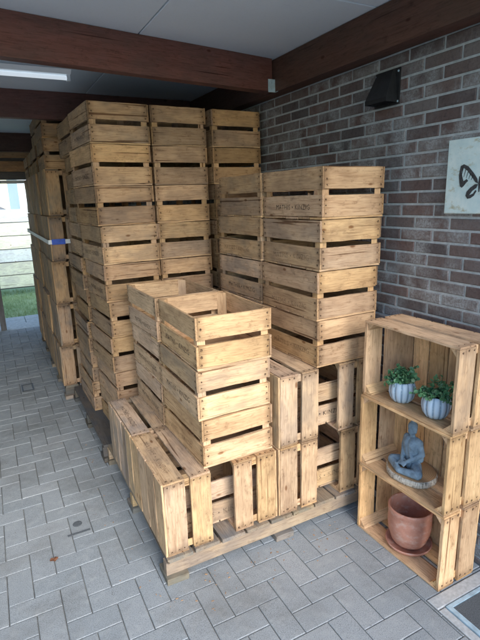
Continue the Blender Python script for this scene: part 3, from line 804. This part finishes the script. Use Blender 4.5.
# ------------------------------------------------------------------ outside
mb = MB(); mb.box((-2.4, 7.0, -.06), (3, 7.36, -.002)); structure(mb.build('threshold', M['stone']))
mb = MB()
for i in range(18):
    for k in range(2): mb.bevbox((-2.4+i*.3+.003, 7.364+k*.24, -.06), (-2.4+i*.3+.297, 7.60+k*.24, -.004+rng.uniform(-.001, .001)), .004)
structure(mb.build('garden_path', M['stone']))
mb = MB(); mb.add([(-150, -150, -.055), (150, -150, -.055), (150, 150, -.055), (-150, 150, -.055)], [(0, 1, 2, 3)])
structure(mb.build('lawn', M['grass'], fix=False))
mb = MB(); mb.box((-6, -14, -.054), (1.75, -1.6, -.006)); structure(mb.build('driveway', M['asphalt']))
mb = MB(); R = random.Random(2)
for i in range(9000):
    x = R.uniform(-1.6, 2.2); y = R.uniform(7.86, 10.6); h = R.uniform(.03, .075); a = R.uniform(0, 6.28); w = .004
    lx, ly = R.uniform(-.02, .02), R.uniform(-.02, .02)
    mb.add([(x-w*math.cos(a), y-w*math.sin(a), -.055), (x+w*math.cos(a), y+w*math.sin(a), -.055), (x+lx, y+ly, -.055+h)], [(0, 1, 2)])
o = mb.build('grass', [M['leaf'] if False else M['grass']], fix=False); o['kind'] = 'stuff'; o['label'] = 'short green grass beyond the far opening'; o['category'] = 'grass'
fe = empty('board_fence', (0, 10, 0), 'pale horizontal board fence green with algae beyond the opening', 'fence')
mb = MB()
for i in range(6): mb.board((0, 0, .11+.245*i+.118), (8, .025, .228), 0, 0, tint(rng), seg=12, jit=.002)
mb.build('board_panel', [M['fence']], fe)
mb = MB(); mb.board((0, .035, .8), (8, .02, 1.42), 0, seg=4); mb.build('backing', [M['greywood']], fe)  # dark sheet added behind the gaps to stand in for their shadow lines
for i in range(5):
    mb = MB(); mb.board((-3.9+i*1.95, .06, .78), (.09, .09, 1.66), 2); mb.build('post', [M['fence']], fe)
# neighbours
hs = empty('house', (3.9, 17, 0), 'pale house with a dark upright window behind the fence', 'house')
mb = MB(); mb.box((-2.9, 0, -.05), (5, 7, 3.0)); mb.build('wall', M['render'], hs)
mb = MB(); mb.add([(-3.2, -.3, 2.98), (5.3, -.3, 2.98), (5.3, 7.3, 2.98), (-3.2, 7.3, 2.98), (-3.2, 3.5, 5.6), (5.3, 3.5, 5.6)], [(0, 1, 5, 4), (2, 3, 4, 5), (0, 4, 3), (1, 2, 5), (0, 3, 2, 1)]); mb.build('roof', M['roof'], hs)
w1 = None
for xx in (-2.62, -.6, 1.4):
    mb = MB(); mb.box((xx, -.02, 1.25), (xx+.34, -.001, 2.15)); w1 = mb.build('window', M['render'], hs)
    mb = MB(); mb.box((xx+.04, -.026, 1.3), (xx+.30, -.0205, 2.1)); mb.build('pane', M['glass'], w1)
sd = empty('garden_shed', (-.6, 13, 0), 'low shed with a grey gable roof behind the fence', 'shed')
mb = MB(); mb.box((-1.2, 0, -.05), (1.1, 2, 1.45)); mb.build('wall', M['greywood'], sd)
mb = MB(); mb.add([(-1.35, -.1, 1.44), (1.25, -.1, 1.44), (1.25, 2.1, 1.44), (-1.35, 2.1, 1.44), (-.05, -.1, 2.15), (-.05, 2.1, 2.15)], [(0, 1, 4), (3, 5, 2), (1, 2, 5, 4), (0, 4, 5, 3), (0, 3, 2, 1)]); mb.build('roof', M['roof'], sd)

# ------------------------------------------------------------------ light
w = bpy.data.worlds.new('World'); SC.world = w; w.use_nodes = True
nt = w.node_tree; bg = nt.nodes['Background']
sky = nt.nodes.new('ShaderNodeTexSky'); sky.sky_type = 'NISHITA'; sky.sun_disc = False
SUN_EL, SUN_AZ = math.radians(30), math.radians(178)   # azimuth: clockwise from +y
sky.sun_elevation = SUN_EL; sky.sun_rotation = SUN_AZ; sky.air_density = 1.3; sky.dust_density = .6; sky.ozone_density = 3.0
nt.links.new(sky.outputs[0], bg.inputs[0]); bg.inputs[1].default_value = .15
sd_ = bpy.data.lights.new('sun', 'SUN'); sd_.energy = 1.3; sd_.angle = math.radians(40); sd_.color = (1, .96, .91)
so_ = bpy.data.objects.new('sun', sd_); COL.objects.link(so_)
dv = Vector((math.sin(SUN_AZ)*math.cos(SUN_EL), math.cos(SUN_AZ)*math.cos(SUN_EL), math.sin(SUN_EL)))
so_.rotation_euler = dv.to_track_quat('Z', 'Y').to_euler(); so_.location = (0, -4, 6)

# ------------------------------------------------------------------ camera
cam = bpy.data.cameras.new('camera'); co = bpy.data.objects.new('camera', cam); COL.objects.link(co); SC.camera = co
pit, roll, yaw, Hc, f = (0.250670, -0.030946, 0.472700, 1.64777, 477.176)
fw = Vector((math.sin(yaw)*math.cos(pit), math.cos(yaw)*math.cos(pit), -math.sin(pit)))
rt = Vector((math.cos(yaw), -math.sin(yaw), 0)); up = rt.cross(fw)
r2 = rt*math.cos(roll)+up*math.sin(roll); u2 = -rt*math.sin(roll)+up*math.cos(roll)
mat = Matrix((r2, u2, -fw)).transposed().to_4x4(); mat.translation = (0, 0, Hc)
co.matrix_world = mat
cam.sensor_fit = 'VERTICAL'; cam.sensor_height = 24; cam.lens = f/640*24; cam.clip_start = .02; cam.clip_end = 500
SC.render.resolution_x = 768; SC.render.resolution_y = 1024
SC.view_settings.view_transform = 'Standard'; SC.view_settings.look = 'None'; SC.view_settings.gamma = 1; SC.view_settings.use_curve_mapping = False
SC.view_settings.exposure = 1.7
print('crates', NC[0])
for o in bpy.data.objects:
    if 'label' in o and len(o['label'].split()) > 16: print('LONG', o.name, o['label'])
